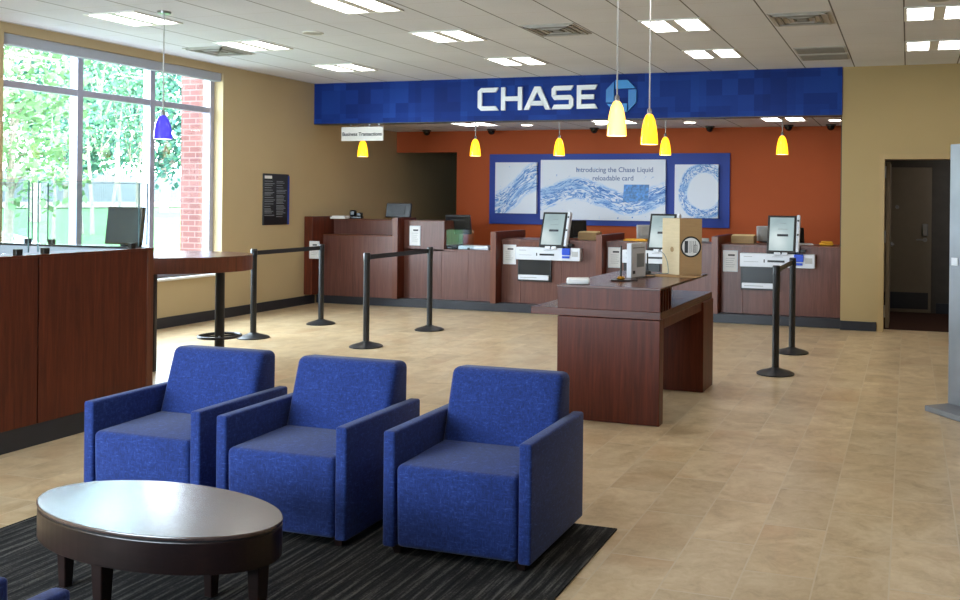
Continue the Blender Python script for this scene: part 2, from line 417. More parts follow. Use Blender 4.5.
struct('wall_front', MB().box(XL - .3, -8.0, YF - .2, YF, 0, CH).box(-3.5, XR, YF - .2, YF, 0, CH).box(-8.0, -3.5, YF - .2, YF, 0, .6).box(-8.0, -3.5, YF - .2, YF, 3.0, CH), M['tan_wall'])
struct('trim_bulkhead', MB().box(XL, -.80, WY - .02, WY + .18, 2.70, CH), M['mosaic'])
struct('trim_bulkhead_edge', MB().box(XL, -.80, WY - .022, WY + .182, 2.69, 2.70), M['kick'])
struct('baseboard_left', MB().box(XL, XL + .015, YF, WY + .02, 0, .13, .003), M['kick'])
struct('baseboard_right', MB().box(-.80, -.36, WY - .015, WY, 0, .115, .003).box(.70, XR, WY - .015, WY, 0, .115, .003), M['kick'])

# left window
GX = -8.74
def window():
    f = MB()
    ys = [6.84, 7.85, 8.86, 9.88]
    for i, y in enumerate(ys):
        w2 = .036
        a, b = (y, y + .07) if i == 0 else ((y - .07, y) if i == 3 else (y - w2, y + w2))
        f.box(GX - .06, GX + .05, a, b, wz0, wz1, .004)
    for z0, z1 in ((wz0, wz0 + .07), (2.68, 2.75), (wz1 - .07, wz1)):
        f.box(GX - .05, GX + .045, 6.84, 9.88, z0, z1, .004)
    fr = struct('window_1', f, M['frame_metal'])
    for a, b in zip(ys, ys[1:]):
        for z0, z1 in ((wz0 + .07, 2.68), (2.75, wz1 - .07)):
            MB().box(GX - .004, GX + .004, a + .04, b - .04, z0, z1).build('glass_pane', M['glass'], fr)
    MB().box(XL - .13, XL + .05, wy0, wy1, wz0 - .03, wz0, .006).build('window_sill', M['white_paint'], fr)
    MB().box(XL - .12, XL - .02, wy0 + .01, wy1 - .01, 3.09, 3.20, .01).build('blind_cassette', M['blind'], fr)
window()
def unseen_storefront():  # unseen window behind the camera, added so that daylight comes in
    f = MB()
    for x in (-8.0, -6.5, -5.0, -3.57): f.box(x, x + .07, YF - .14, YF - .04, .6, 3.0, .004)
    for z in (.6, 2.4, 2.93): f.box(-8.0, -3.5, YF - .13, YF - .05, z, z + .07, .004)
    fr = struct('unseen_window', f, M['frame_metal'])
unseen_storefront()

# doorway at the right, with the corridor behind
def doorway():
    d = struct('door_1', MB().box(-.345, -.28, WY - .02, WY + .26, 0, 2.14).box(.62, .685, WY - .02, WY + .26, 0, 2.14).box(-.345, .685, WY - .02, WY + .26, 2.14, 2.2), M['door_frame'])
    for z in (.25, 1.18, 1.98):
        MB().box(-.282, -.268, WY + .03, WY + .06, z - .07, z + .07, .003).lathe([(.009, z - .075), (.009, z + .075)], 10, c=(-.268, WY + .028)).build('hinge', M['chrome'], d)
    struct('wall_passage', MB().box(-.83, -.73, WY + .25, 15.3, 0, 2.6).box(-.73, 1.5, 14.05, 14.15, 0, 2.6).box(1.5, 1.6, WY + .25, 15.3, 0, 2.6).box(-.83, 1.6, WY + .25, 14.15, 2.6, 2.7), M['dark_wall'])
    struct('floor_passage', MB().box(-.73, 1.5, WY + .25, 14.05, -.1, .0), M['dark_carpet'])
    struct('baseboard_passage', MB().box(.40, 1.5, 14.035, 14.05, 0, .15), M['kick'])
    # far door
    k = MB().box(-.50, .33, 13.99, 14.04, .01, 2.12, .004)
    e = struct('door_2', k, M['door_leaf'])
    MB().box(-.46, .29, 13.978, 13.99, .06, .30, .002).build('kick_plate', M['kick'], e)
    MB().box(.20, .28, 13.955, 13.99, 1.12, 1.30, .012).build('keypad_lock', M['chrome'], e)
    MB().lathe([(.032, 0), (.032, .03)], 20, Matrix.Translation((.24, 13.99, 1.07)) @ Matrix.Rotation(PI / 2, 4, 'X')).box(.12, .25, 13.935, 13.955, 1.06, 1.08, .006).build('door_handle', M['chrome'], e)
    MB().lathe([(.028, 0), (.024, .02)], 20, Matrix.Translation((-.15, 13.99, 1.54)) @ Matrix.Rotation(PI / 2, 4, 'X')).build('deadbolt', M['chrome'], e)
    # near leaf standing open against the left side, edge-on
    g = struct('door_3', MB().box(-.265, -.22, WY + .30, WY + 1.2, .01, 2.12, .004), M['door_leaf'])
    MB().lathe([(.03, 0), (.03, .03)], 20, Matrix.Translation((-.22, WY + 1.12, 1.04)) @ Matrix.Rotation(PI / 2, 4, 'Y')).box(-.195, -.175, WY + 1.0, WY + 1.13, 1.03, 1.05, .005).build('door_handle', M['chrome'], g)
doorway()

# ------------------------------------------------------------------ outside the window
def slope(x):
    t = max(0., min(1., (-x - 14) / 40)); return -.15 + 1.3 * t
def outside():
    bm = bmesh.new(); nx, ny = 60, 30
    g = [[bm.verts.new((-8.9 - i * 1.6, -20 + j * 4, slope(-8.9 - i * 1.6))) for j in range(ny)] for i in range(nx)]
    for i in range(nx - 1):
        for j in range(ny - 1): bm.faces.new((g[i][j], g[i][j + 1], g[i + 1][j + 1], g[i + 1][j]))
    mb = MB(); mb.bm.free(); mb.bm = bm; struct('lawn', mb, M['grass'])
    # curved footpath across the lawn
    bm = bmesh.new(); prev = None
    for i in range(41):
        t = i / 40; x = -10.5 - 26 * t; y = 6 + 18 * t + 4 * math.sin(t * 3.0)
        dx, dy = -26, 18 + 12 * math.cos(t * 3.0); L = math.hypot(dx, dy); nx_, ny_ = -dy / L * .8, dx / L * .8
        a = bm.verts.new((x - nx_, y - ny_, slope(x - nx_) + .03)); b = bm.verts.new((x + nx_, y + ny_, slope(x + nx_) + .03))
        if prev: bm.faces.new((prev[0], prev[1], b, a))
        prev = (a, b)
    mb = MB(); mb.bm.free(); mb.bm = bm; struct('footpath', mb, M['concrete'])
    struct('pavement', MB().box(-10.4, -8.86, -10, 30, -.3, -.08), M['concrete'])
    bm = bmesh.new(); ring = []
    for i in range(3):
        x = -44 - i * 4; ring.append([bm.verts.new((x, y, slope(x) + .05)) for y in range(0, 80, 4)])
    for a, b in zip(ring, ring[1:]):
        for k in range(len(a) - 1): bm.faces.new((a[k], a[k + 1], b[k + 1], b[k]))
    mb = MB(); mb.bm.free(); mb.bm = bm; struct('mulch_bed', mb, M['mulch'])
    mb = MB()
    y = 4.0
    while y < 80:
        h = 1.95 + random.uniform(-.02, .02); mb.box(-52.04, -52.0, y, y + .14, slope(-52) + .0, slope(-52) + h, .0); y += .15
    for z in (.4, 1.6): mb.box(-52.09, -52.04, 4, 80, 1.15 + z, 1.15 + z + .09)
    tag(mb.build('board_fence', M['fence']), 'long pale weathered board fence beyond the lawn', 'fence')
    p = MB().box(-9.24, -8.86, 9.90, 10.4, -.1, 3.6, .004)
    tag(p.build('brick_pillar', M['brick']), 'red brick pillar standing outside right end of window', 'pillar')
outside()

def tree(loc, h, crown_r, crown_z0, leaves, leaf_size, mat, label, group=None, trunk_r=.12, droop=False, multi=1):
    x0, y0, z0 = loc
    t = thing('tree', label, 'tree', (x0, y0, z0), 0, group)
    tr = MB()
    for k in range(multi):
        bx, by = random.uniform(-.5, .5) * (multi > 1), random.uniform(-.5, .5) * (multi > 1)
        pts = [(bx, by, -.1)]; n = 6
        for i in range(1, n + 1): pts.append((bx * (1 + i * .25) + random.uniform(-.1, .1), by * (1 + i * .25) + random.uniform(-.1, .1), h * .85 * i / n))
        tr.tube(pts, [trunk_r * (1 - .8 * i / n) for i in range(n + 1)], 8)
    cl = []
    for i in range(26):
        a = random.uniform(0, 2 * PI); f = random.random(); zz = crown_z0 + (h - crown_z0) * f
        rr = crown_r * math.sin(PI * (.12 + .8 * f)) * random.uniform(.45, 1)
        c = Vector((rr * math.cos(a), rr * math.sin(a), zz)); cl.append(c)
        if i < 14: tr.tube([(0, 0, max(crown_z0 * .8, zz - crown_r * .8)), tuple(c * .55 + Vector((0, 0, zz * .42))), tuple(c)], [trunk_r * .35, trunk_r * .22, .01], 5)
    tr.build('trunk', M['bark'], t)
    bm = bmesh.new()
    for i in range(leaves):
        c = random.choice(cl); s = crown_r * .34
        p = c + Vector((random.gauss(0, s), random.gauss(0, s), random.gauss(0, s * .8)))
        if droop: p.z -= abs(random.gauss(0, crown_r * .15))
        p.z = max(p.z, .3)
        u = Vector((random.gauss(0, 1), random.gauss(0, 1), random.gauss(0, 1))).normalized(); v = u.orthogonal().normalized(); q = leaf_size * random.uniform(.6, 1.3)
        vs = [bm.verts.new(p + d) for d in (u * q, v * q * .55, -u * q, -v * q * .55)]
        bm.faces.new(vs)
    mb = MB(); mb.bm.free(); mb.bm = bm; mb.build('foliage', mat, t)
    return t
def dirpt(px, dist):
    # bearing read off the photograph, for scattering the trees in view of the window
    d = (px - 624) / 917; a = math.atan(284 / 917) - math.atan(d)
    return (-math.sin(a) * dist, math.cos(a) * dist)
def trees():
    G = 'trees around the lawn outside'
    T = [  # px, distance, height, crown r, crown start, leaves, size, material
        (10, 22, 5.6, 1.3, 2.0, 2600, .09, 'leaf_pale', 'pale green drooping tree at far left outside the window', True, 1, .10),
        (34, 44, 9.6, 2.6, 3.8, 1800, .17, 'leaf_dark', 'tall dark green tree behind pale drooping tree', False, 1, .22),
        (100, 36, 6.6, 1.7, 3.2, 1300, .10, 'leaf', 'slender multi-stemmed tree in the middle pane before fence', False, 3, .07),
        (130, 38, 7.2, 1.8, 3.2, 1300, .10, 'leaf', 'taller slender multi-stemmed tree beside second window post', False, 3, .07),
        (66, 60, 7.4, 2.6, 2.6, 1800, .2, 'leaf_dark', 'low bushy tree behind the fence, left of first window post', False, 1, .2),
        (92, 84, 8.2, 3.0, 3.0, 2200, .2, 'leaf', 'bushy tree beyond fence, right of first window post', False, 1, .2),
        (164, 56, 9.2, 2.8, 2.8, 2200, .19, 'leaf_dark', 'dense green tree seen beside the brick pillar', False, 1, .22),
        (138, 84, 10.0, 3.0, 3.0, 1800, .22, 'leaf', 'bushy tree beyond fence, left of the brick pillar tree', False, 1, .2),
        (54, 30, 4.8, 1.0, 2.0, 900, .08, 'leaf', 'young thin tree on lawn left of first window post', False, 1, .05),
    ]
    for px, d, h, r, z0, n, sz, m, lab, droop, multi, tr_ in T:
        x, y = dirpt(px, d); tree((x, y, slope(x)), h, r, z0, n, sz, M[m], lab, None, tr_, droop, multi)
trees()

# ------------------------------------------------------------------ ceiling fittings
def light_fitting(x, y, label, first=[None]):
    if first[0] is None:
        t = thing('ceiling_light', label, 'ceiling light', (x, y, CH), 0, 'recessed square ceiling lights')
        MB().box(-.30, .30, -.30, -.275, -.012, 0).box(-.30, .30, .275, .30, -.012, 0).box(-.30, -.275, -.275, .275, -.012, 0).box(.275, .30, -.275, .275, -.012, 0).box(-.05, .05, -.275, .275, -.010, 0).build('frame', M['white_paint'], t)
        for s in (-1, 1):
            MB().box(min(s * .05, s * .268), max(s * .05, s * .268), -.268, .268, -.008, -.001).build('lens', M['lens'], t)
        first[0] = t; return t
    return dup(first[0], (x, y, CH), label)
cols = {-7.13: 'leftmost column by the window', -4.61: 'second column from window', -2.16: 'column above the island', .25: 'column nearest the doorway'}
rows = {10.38: 'row closest to bulkhead', 8.62: 'middle row', 7.03: 'nearest visible row'}
for x, cn in cols.items():
    for y, rn in rows.items():
        if x > -3 and y < 8: continue
        light_fitting(x + (.08 if x < -7 and y > 8 else (-.06 if -5 < x < -4 and y < 8 else 0)), y, 'square ceiling light in %s, %s' % (cn, rn))
for x in (-7.13, -4.61, -2.16):
    for y in (5.2, 2.6):
        light_fitting(x, y, 'square two-lens ceiling light above the seating end, outside the photo')
for y in (8.62, 10.38): light_fitting(2.7, y, 'square two-lens ceiling light beyond right edge of the photo')
for x, y in ((-2.16, 6.9), (.25, 6.9), (.25, 4.6), (.25, 2.4)): light_fitting(x, y, 'square two-lens ceiling light unseen above the top of the photo')  # unseen; the two nearest the camera are added to brighten the floor

def diffuser(loc, label, z=CH, slots=4, name='air_vent', w_=.28):
    t = thing(name, label, 'vent', (loc[0], loc[1], z))
    MB().box(-w_, w_, -w_, w_, -.008, 0, .002).build('face_plate', M['vent'], t)
    for k in range(slots):
        r = w_ * (.9 - .22 * k)
        MB().box(-r, r, -r, -r + .02, -.02, -.008).box(-r, r, r - .02, r, -.02, -.008).box(-r, -r + .02, -r, r, -.02, -.008).box(r - .02, r, -r, r, -.02, -.008).build('louvre_ring', M['vent_dark'] if k % 2 else M['vent'], t)
    return t
diffuser((-7.72, 8.85), 'square air diffuser in ceiling close to the window wall')
diffuser((-3.38, 8.56), 'square air diffuser in ceiling centre, left of the island lights')
diffuser((-.96, 8.6), 'square air diffuser in ceiling nearer the camera, right side')
def grille(y, label):
    t = thing('return_grille', label, 'vent', (-.95, y, CH))
    MB().box(-.28, .28, -.2, .2, -.01, 0, .002).build('frame', M['vent'], t)
    g = MB()
    for k in range(12): g.box(-.26, .26, -.18 + k * .03, -.165 + k * .03, -.016, -.01)
    g.build('slats', M['vent_dark'], t)
grille(10.42, 'slatted return grille, front one of the pair by bulkhead')
grille(10.92, 'slatted return grille, rear one of the pair by bulkhead')
def speaker(x, y, label):
    t = thing('ceiling_speaker', label, 'speaker', (x, y, CH))
    MB().lathe([(.105, -.006), (.10, -.012), (.095, -.006)], 32, cap=False).lathe([(.105, 0), (.105, -.006)], 32).build('rim', M['white_paint'], t)
    MB().lathe([(.09, -.006), (.09, -.009)], 32).build('mesh_cover', M['vent'], t)
speaker(-5.9, 8.11, 'round ceiling speaker left of the centre lights')
speaker(.23, 8.05, 'round ceiling speaker near upper right corner')

# pendant lamps
def pendant(name, loc, z_bot, h, r, mat, label, zc=CH, canopy=True, rim='shade_rim', group=None, mat_rod='grey_plastic'):
    t = thing(name, label, 'pendant lamp', (loc[0], loc[1], z_bot), 0, group)
    prof = [(r, 0), (r * .99, h * .12), (r * .93, h * .35), (r * .82, h * .58), (r * .64, h * .8), (r * .42, h * .93), (r * .24, h * .985), (.012, h)]
    MB().lathe(prof, 36, cap=False).build('shade', M[mat], t, smooth=True)
    MB().lathe([(.004, .010), (r * .97, .010), (r * .97, .002)], 32, cap=True).build('shade_opening', M[rim], t)
    MB().lathe([(.020, h - .008), (.018, h + .03), (.007, h + .045)], 16).build('cap', M['chrome'], t, smooth=True)
    MB().lathe([(.006, h + .03), (.006, zc - z_bot)], 8).build('stem', M[mat_rod], t)
    MB().lathe([(.055, zc - z_bot - .02), (.06, zc - z_bot - .005), (.06, zc - z_bot)], 24).build('canopy', M['chrome'], t)
    return t
pendant('pendant_lamp', (-6.59, 6.84), 2.12, .225, .08, 'shade_blue', 'cobalt blue glass pendant lamp hanging in front of window')
pendant('pendant_lamp', (-2.155, 6.75), 2.095, .275, .076, 'shade_pale', 'larger bright yellow pendant lamp over island, left of the pair')
pendant('pendant_lamp', (-2.02, 7.2), 2.055, .255, .072, 'shade_yellow', 'larger yellow pendant lamp over island, right of the pair')
PG = 'small yellow pendants over the teller line'
labs = ['small yellow pendant below the hanging white sign', 'small yellow pendant in front of orange wall, left of the picture boards', 'small yellow pendant above the left picture board', 'small yellow pendant right of the two larger island pendants', 'small yellow pendant over the rightmost teller station']
px0 = None
for (x, lb) in zip((-7.86, -5.99, -4.69, -3.15, -1.575), labs):
    if px0 is None: px0 = pendant('pendant_lamp', (x, 12.04), 2.215, .25, .079, 'shade_yellow', lb, zc=IC, group=PG)
    else: dup(px0, (x, 12.04, 2.215), lb)
# inner ceiling fittings
def inner_light(x, y, lb):
    return dup(bpy.data.objects['ceiling_light'], (x, y, IC), lb, group='square lights over the teller line')
inner_light(-6.38, 12.78, 'square light in lower ceiling, behind second small pendant')
inner_light(-4.12, 12.78, 'square light in lower ceiling, behind the left island pendant')
inner_light(-1.66, 12.78, 'square light in lower ceiling, behind rightmost small pendant')
def downlight(x, y, lb):
    t = thing('downlight', lb, 'ceiling light', (x, y, IC), 0, 'round downlights over the teller line')
    MB().lathe([(.105, 0), (.105, -.008), (.085, -.010)], 32).build('trim_ring', M['white_paint'], t)
    MB().lathe([(.082, -.010), (.08, -.016)], 32).build('lens', M['bulb'], t)
    return t
dl = downlight(-5.62, 13.05, 'round downlight between second and third small pendants')
for x, lb in ((-4.42, 'round downlight just left of the big island pendant'), (-3.05, 'round downlight right of the fourth small pendant'), (-.98, 'round downlight near the right end of the lower ceiling')): dup(dl, (x, 13.05, IC), lb)
dup(bpy.data.objects['ceiling_light'], (.9, 12.9, 2.6), 'unseen ceiling light added to brighten the passage behind the doorway', group='added lights in the passage')  # unseen lamp, put in to brighten the dark doorway
cams = [(-7.8, 'black camera dome nearest the dark opening'), (-6.6, 'black camera dome right of the second small pendant'), (-4.8, 'black camera dome left of the big island pendant'), (-2.92, 'black camera dome over the right picture board'), (-1.72, 'black camera dome just right of the rightmost pendant'), (-1.1, 'black camera dome nearest the tan wall')]
cam0 = None
for x, lb in cams:
    if cam0 is None:
        cam0 = thing('camera_dome', lb, 'security camera', (x, 13.85, IC), 0, 'camera domes over the tellers')
        MB().lathe([(.075, 0), (.075, -.02), (.06, -.025)], 24).build('mount', M['black_plastic'], cam0)
        MB().lathe([(.06, -.025), (.057, -.05), (.042, -.075), (.02, -.088), (.003, -.09)], 24).build('dome', M['camera_dome'], cam0, smooth=True)
    else: dup(cam0, (x, 13.85, IC), lb)

# ------------------------------------------------------------------ sign on the bulkhead
def text_mesh(body, size, depth, mat, parent, loc, rot, name, align='LEFT', bold=0.0):
    cu = bpy.data.curves.new('t', 'FONT'); cu.body = body; cu.size = size; cu.extrude = depth / 2; cu.align_x = align; cu.offset = bold
    tmp = bpy.data.objects.new('t', cu); COL.objects.link(tmp)
    dg = bpy.context.evaluated_depsgraph_get(); me = bpy.data.meshes.new_from_object(tmp.evaluated_get(dg))
    bpy.data.objects.remove(tmp); bpy.data.curves.remove(cu)
    me.materials.clear(); me.materials.append(mat)
    o = bpy.data.objects.new(name, me); COL.objects.link(o); o.parent = parent; o.location = loc; o.rotation_euler = rot
    return o
RX = Matrix.Rotation(PI / 2, 4, 'X')
def lettering():
    t = thing('wall_sign', 'large white raised lettering with sky blue octagon mark on bulkhead', 'sign', (-4.68, WY - .021, 2.84))
    H_ = .322; s = .064
    def strokes(polys, x0, w_):
        mb = MB()
        for p in polys: mb.prism([(x0 + 4.7 + a * w_, b * H_) for a, b in p], 0, .035, .002, RX, seg=1)
        return mb
    sv = s / H_
    def sh(w_): return s / w_
    # C
    w_ = .32; q = sh(w_)
    C = [[(0, .14), (q, .2), (q, .8), (0, .86)], [(0, .86), (q, .8), (q * 1.3, 1 - sv), (.86, 1 - sv), (1.0, 1), (.16, 1)], [(0, .14), (.16, 0), (1.0, 0), (.86, sv), (q * 1.3, sv), (q, .2)]]
    strokes(C, -5.845, w_).build('letter', M['letter_white'], t)
    w_ = .32; q = sh(w_)
    strokes([[(0, 0), (q, 0), (q, 1), (0, 1)], [(1 - q, 0), (1, 0), (1, 1), (1 - q, 1)], [(q, .5 - sv / 2), (1 - q, .5 - sv / 2), (1 - q, .5 + sv / 2), (q, .5 + sv / 2)]], -5.485, w_).build('letter', M['letter_white'], t)
    w_ = .40; q = .19
    strokes([[(0, 0), (q, 0), (.5, .76), (.62, 1), (.40, 1)], [(1 - q, 0), (1, 0), (.62, 1), (.5, .76)], [(.22, .18), (.78, .18), (.70, .18 + sv), (.30, .18 + sv)]], -5.14, w_).build('letter', M['letter_white'], t)
    w_ = .32; q = sh(w_)
    Sx = [[(.12, 1), (1, 1), (.88, 1 - sv), (q * 1.1, 1 - sv), (0, .87)], [(0, .87), (q, .82), (q, .62), (0, .56)], [(0, .56), (q, .5 + sv / 2), (.88, .5 + sv / 2), (1, .44), (.9, .5 - sv / 2), (.12, .5 - sv / 2)],
          [(1, .44), (1 - q, .38), (1 - q, .18), (1, .13)], [(0, 0), (.88, 0), (1, .13), (.9, sv), (.12, sv)]]
    strokes(Sx, -4.725, w_).build('letter', M['letter_white'], t)
    w_ = .295; q = sh(w_)
    strokes([[(0, 0), (q, 0), (q, 1), (0, 1)], [(q, 1 - sv), (.88, 1 - sv), (1, 1), (q, 1)], [(q, .5 - sv / 2), (.84, .5 - sv / 2), (.84, .5 + sv / 2), (q, .5 + sv / 2)], [(q, 0), (1, 0), (.88, sv), (q, sv)]], -4.355, w_).build('letter', M['letter_white'], t)
    # octagon of four pinwheel pieces round a square hole
    cx, cz, R_ = -3.72 + 4.7, .16, .215
    a = R_ * .414; h = .10
    piece = [(-a, R_), (a, R_), (R_, a), (R_ * .98, a), (R_ * .62, h), (-h, h), (-a, R_ * .98)]
    base = [(-a, R_), (a - .008, R_), (R_ - .075, R_ - .155 + .02), (-a, h)]
    base = [(-a + .004, R_), (a, R_), (R_ - .012, a + .012 - .0), (R_ - .10, h), (-a + .004, h)]
    for k in range(4):
        c_, s_ = math.cos(-k * PI / 2), math.sin(-k * PI / 2)
        MB().prism([(cx + x * c_ - y * s_, cz + x * s_ + y * c_) for x, y in base], 0, .035, .002, RX, seg=1).build('octagon_piece', M['logo_blue'] if k % 2 == 0 else M['logo_blue_dark'], t)
lettering()
def hanging_sign():
    t = thing('hanging_sign', 'white hanging sign reading Business Transactions under the bulkhead', 'sign', (-7.66, WY - .1, 2.43))
    MB().box(-.35, .35, -.012, .012, 0, .205, .003).build('sign_board', M['white_paint'], t)
    text_mesh('Business Transactions', .075, .003, M['dark_print'], t, (0, -.014, .075), (PI / 2, 0, 0), 'printed_text', 'CENTER', .0012)
    for x in (-.2, .12, .28): MB().lathe([(.004, .2), (.004, .245)], 8, c=(x, 0)).box(x - .012, x + .012, -.01, .01, .236, .243).build('hook', M['chrome'], t)
    MB().box(-.34, .34, -.01, .10, .243, .252).build('mount_rail', M['kick'], t)
hanging_sign()

# ------------------------------------------------------------------ picture boards on the orange wall
def picture_boards():
    tag(MB().box(-2.05, 2.05, -.03, 0, -.585, .585, .004).build('backing_board', M['royal_blue'], None, (-4.70, OW - .002, 1.765)), 'long royal blue backing board on the orange wall', 'wall panel')
    P_ = [('left', -6.62, -5.87, 1.36, 2.21, 'wave', 'left square canvas with blue water wave on blue board'), ('mid', -5.80, -3.67, 1.27, 2.25, 'main', 'wide centre canvas announcing a card, with water splash'), ('right', -3.52, -2.82, 1.33, 2.17, 'ring', 'right square canvas with ring of blue water')]
    for n, x0, x1, z0, z1, k, lb in P_:
        cx, cz = (x0 + x1) / 2, (z0 + z1) / 2
        t = thing('canvas_print', lb, 'picture', (cx, OW - .033, cz), 0, 'canvases on the blue board')
        MB().box(x0 - cx, x1 - cx, -.05, 0, z0 - cz, z1 - cz, .003).build('canvas', M['paint_' + k], t)
        if n == 'mid':
            text_mesh('Introducing the Chase Liquid', .112, .002, M['print_text'], t, (.21, -.052, .29), (PI / 2, 0, 0), 'printed_text', 'CENTER', .0015)
            text_mesh('reloadable card', .112, .002, M['print_text'], t, (.19, -.052, .155), (PI / 2, 0, 0), 'printed_text', 'CENTER', .0015)
            MB().prism([(.36, -.20), (.78, -.16), (.80, .09), (.38, .09)], 0, .003, 0, Matrix.Translation((0, -.0505, 0)) @ RX).build('card_shape', M['card_blue'], t)
picture_boards()
def wall_poster():
    t = thing('wall_notice', 'dark framed notice with blue right edge on the left wall', 'poster', (XL, 10.93, 1.2))
    MB().box(0, .02, -.27, .27, 0, .72, .003).build('board', M['black_plastic'], t)
    MB().box(.0, .022, .245, .285, 0, .70, .003).build('blue_edge', M['royal_blue'], t)
    MB().box(.02, .023, -.25, -.10, .65, .69).build('heading', M['paper'], t)
    tx = MB(); random.seed(11)
    for c0 in (-.25, -.0):
        z = .61
        while z > .10:
            L_ = random.uniform(.12, .22); tx.box(.02, .0225, c0, c0 + L_, z, z + .008); z -= random.choice((.018, .022, .034))
    tx.build('printed_lines', M['grey_print'], t)
wall_poster()

# ------------------------------------------------------------------ teller counter
PX = [-7.16, -5.585, -4.01, -2.41]           # divider posts
PF, PB = WY, 12.86                            # post front / back
FY = 12.0                                     # front panel plane
tag(MB().box(XL + .01, -.805, PF + .06, PF + .75, 0.002, .125, .004).build('counter_plinth', M['kick']), 'long black plinth running under the whole teller counter', 'plinth')
def counter_bay(x0, x1, label):
    t = thing('teller_counter', label, 'counter', (x0, FY, .125), 0, 'teller counter sections')
    W_ = x1 - x0
    n = 3 if W_ > 1.3 else 2
    # three veneer panels with fine joints
    xs = [0, .30, W_ * .62, W_]
    for a, b in zip(xs, xs[1:]): MB().box(a + .002, b - .002, 0, .03, 0, .875, .002).build('front_panel', M['wood_teller'], t)
    MB().box(0, W_, -.01, .62, .875, .905, .003).build('countertop', M['wood_teller'], t)
    MB().box(0, W_, .58, .60, 0, .875).build('rear_panel', M['wood_edge'], t)
    return t
labsC = ['teller counter section between second and third divider', 'teller counter section partly hidden behind island table', 'rightmost teller counter section beside tan wall']
for (a, b), lb in zip(((PX[1] + .045, PX[2] - .045), (PX[2] + .045, PX[3] - .045), (PX[3] + .045, -.81)), labsC): counter_bay(a, b, lb)
def divider(x, h, lb, back=PB):
    t = thing('counter_divider', lb, 'divider', (x, PF, 0), 0, 'upright dividers along the teller counter')
    MB().box(-.042, .042, 0, back - PF, .125, h, .003).build('divider_panel', M['wood'], t)
    MB().box(-.043, .043, -.004, 0, .125, h, .001).build('edge_band', M['wood_edge'], t)
    return t
divider(PX[0], 1.305, 'taller wooden divider left of the glass-screened counter', 12.35)
divider(PX[1], 1.135, 'wooden divider just right of the glass-screened counter')
divider(PX[2], 1.12, 'wooden divider with tan folders on its left')
divider(PX[3], 1.135, 'wooden divider nearest the rightmost teller station')
# bay A : business desk with recessed shelf
def bay_a():
    t = thing('business_counter', 'tall leftmost counter with a long recessed ledge', 'counter', (XL + .01, PF, .125))
    W_ = PX[0] - .045 - XL - .01
    MB().box(0, .14, -.24, .6, 0.03, 1.185, .003).build('side_pier', M['wood'], t)
    for a, b in ((.14, .66), (.66, W_)): MB().box(a + .002, b - .001, .02, .05, 0, .90, .002).build('front_panel', M['wood_teller'], t)
    MB().box(.14, W_, .01, .30, .90, .918, .002).build('ledge', M['wood_edge'], t)
    MB().box(.14, W_, .29, .32, .918, 1.125, .002).build('back_panel', M['wood_teller'], t)
    MB().box(.14, W_, .28, .6, 1.125, 1.145, .003).build('upper_shelf', M['wood_edge'], t)
bay_a()
def bay_b():
    x0 = PX[0] + .045; W_ = PX[1] - .045 - x0
    t = thing('screened_counter', 'counter with raised left box and low section behind a glass screen', 'counter', (x0, FY, .125))
    for a, b in ((0, .62), (.62, 1.05), (1.05, W_)): MB().box(a + .001, b - .001, .0, .03, 0, .70, .002).build('front_panel', M['wood_teller'], t)
    MB().box(0, .66, 0, .03, .70, 1.13, .002).box(.63, .66, .03, .60, .70, 1.13, .002).box(0, .66, .0, .60, 1.13, 1.145, .002).build('raised_box', M['wood_teller'], t)
    MB().box(.0, W_, .0, .62, .70, .73, .003).build('low_countertop', M['wood_teller'], t)
    MB().box(0, W_, .58, .60, 0, .70).build('rear_panel', M['wood_edge'], t)
    return t
bay_b()
def notice(x, z0, w_, h, y, lb):
    t = thing('counter_notice', lb, 'notice', (x, y, z0), 0, 'small notices on the counter front')
    MB().box(0, w_, -.012, 0, 0, h, .003).build('holder', M['white_plastic'], t)
    MB().box(.012, w_ - .012, -.014, -.012, .012, h - .012).build('sheet', M['paper'], t)
    MB().box(w_ * .35, w_ * .8, -.0155, -.014, h * .74, h * .82).build('printed_heading', M['dark_print'], t)
    mb = MB()
    for k in range(5): mb.box(w_ * .2, w_ * (.8 - .06 * (k % 3)), -.0155, -.014, h * (.62 - .1 * k), h * (.635 - .1 * k))
    mb.build('printed_lines', M['grey_print'], t)
notice(-8.44, .69, .17, .26, 11.575, 'white notice on the leftmost counter pier behind belt post')
notice(-7.02, .90, .18, .29, FY, 'white notice on raised box beside the tall divider')
for x, lb in ((-5.51, 'white notice left of the leftmost teller machine'), (-3.935, 'white notice behind the stand-up card on island'), (-2.335, 'white notice left of the rightmost teller machine')):
    notice(x, .67, .20, .28, FY, lb)

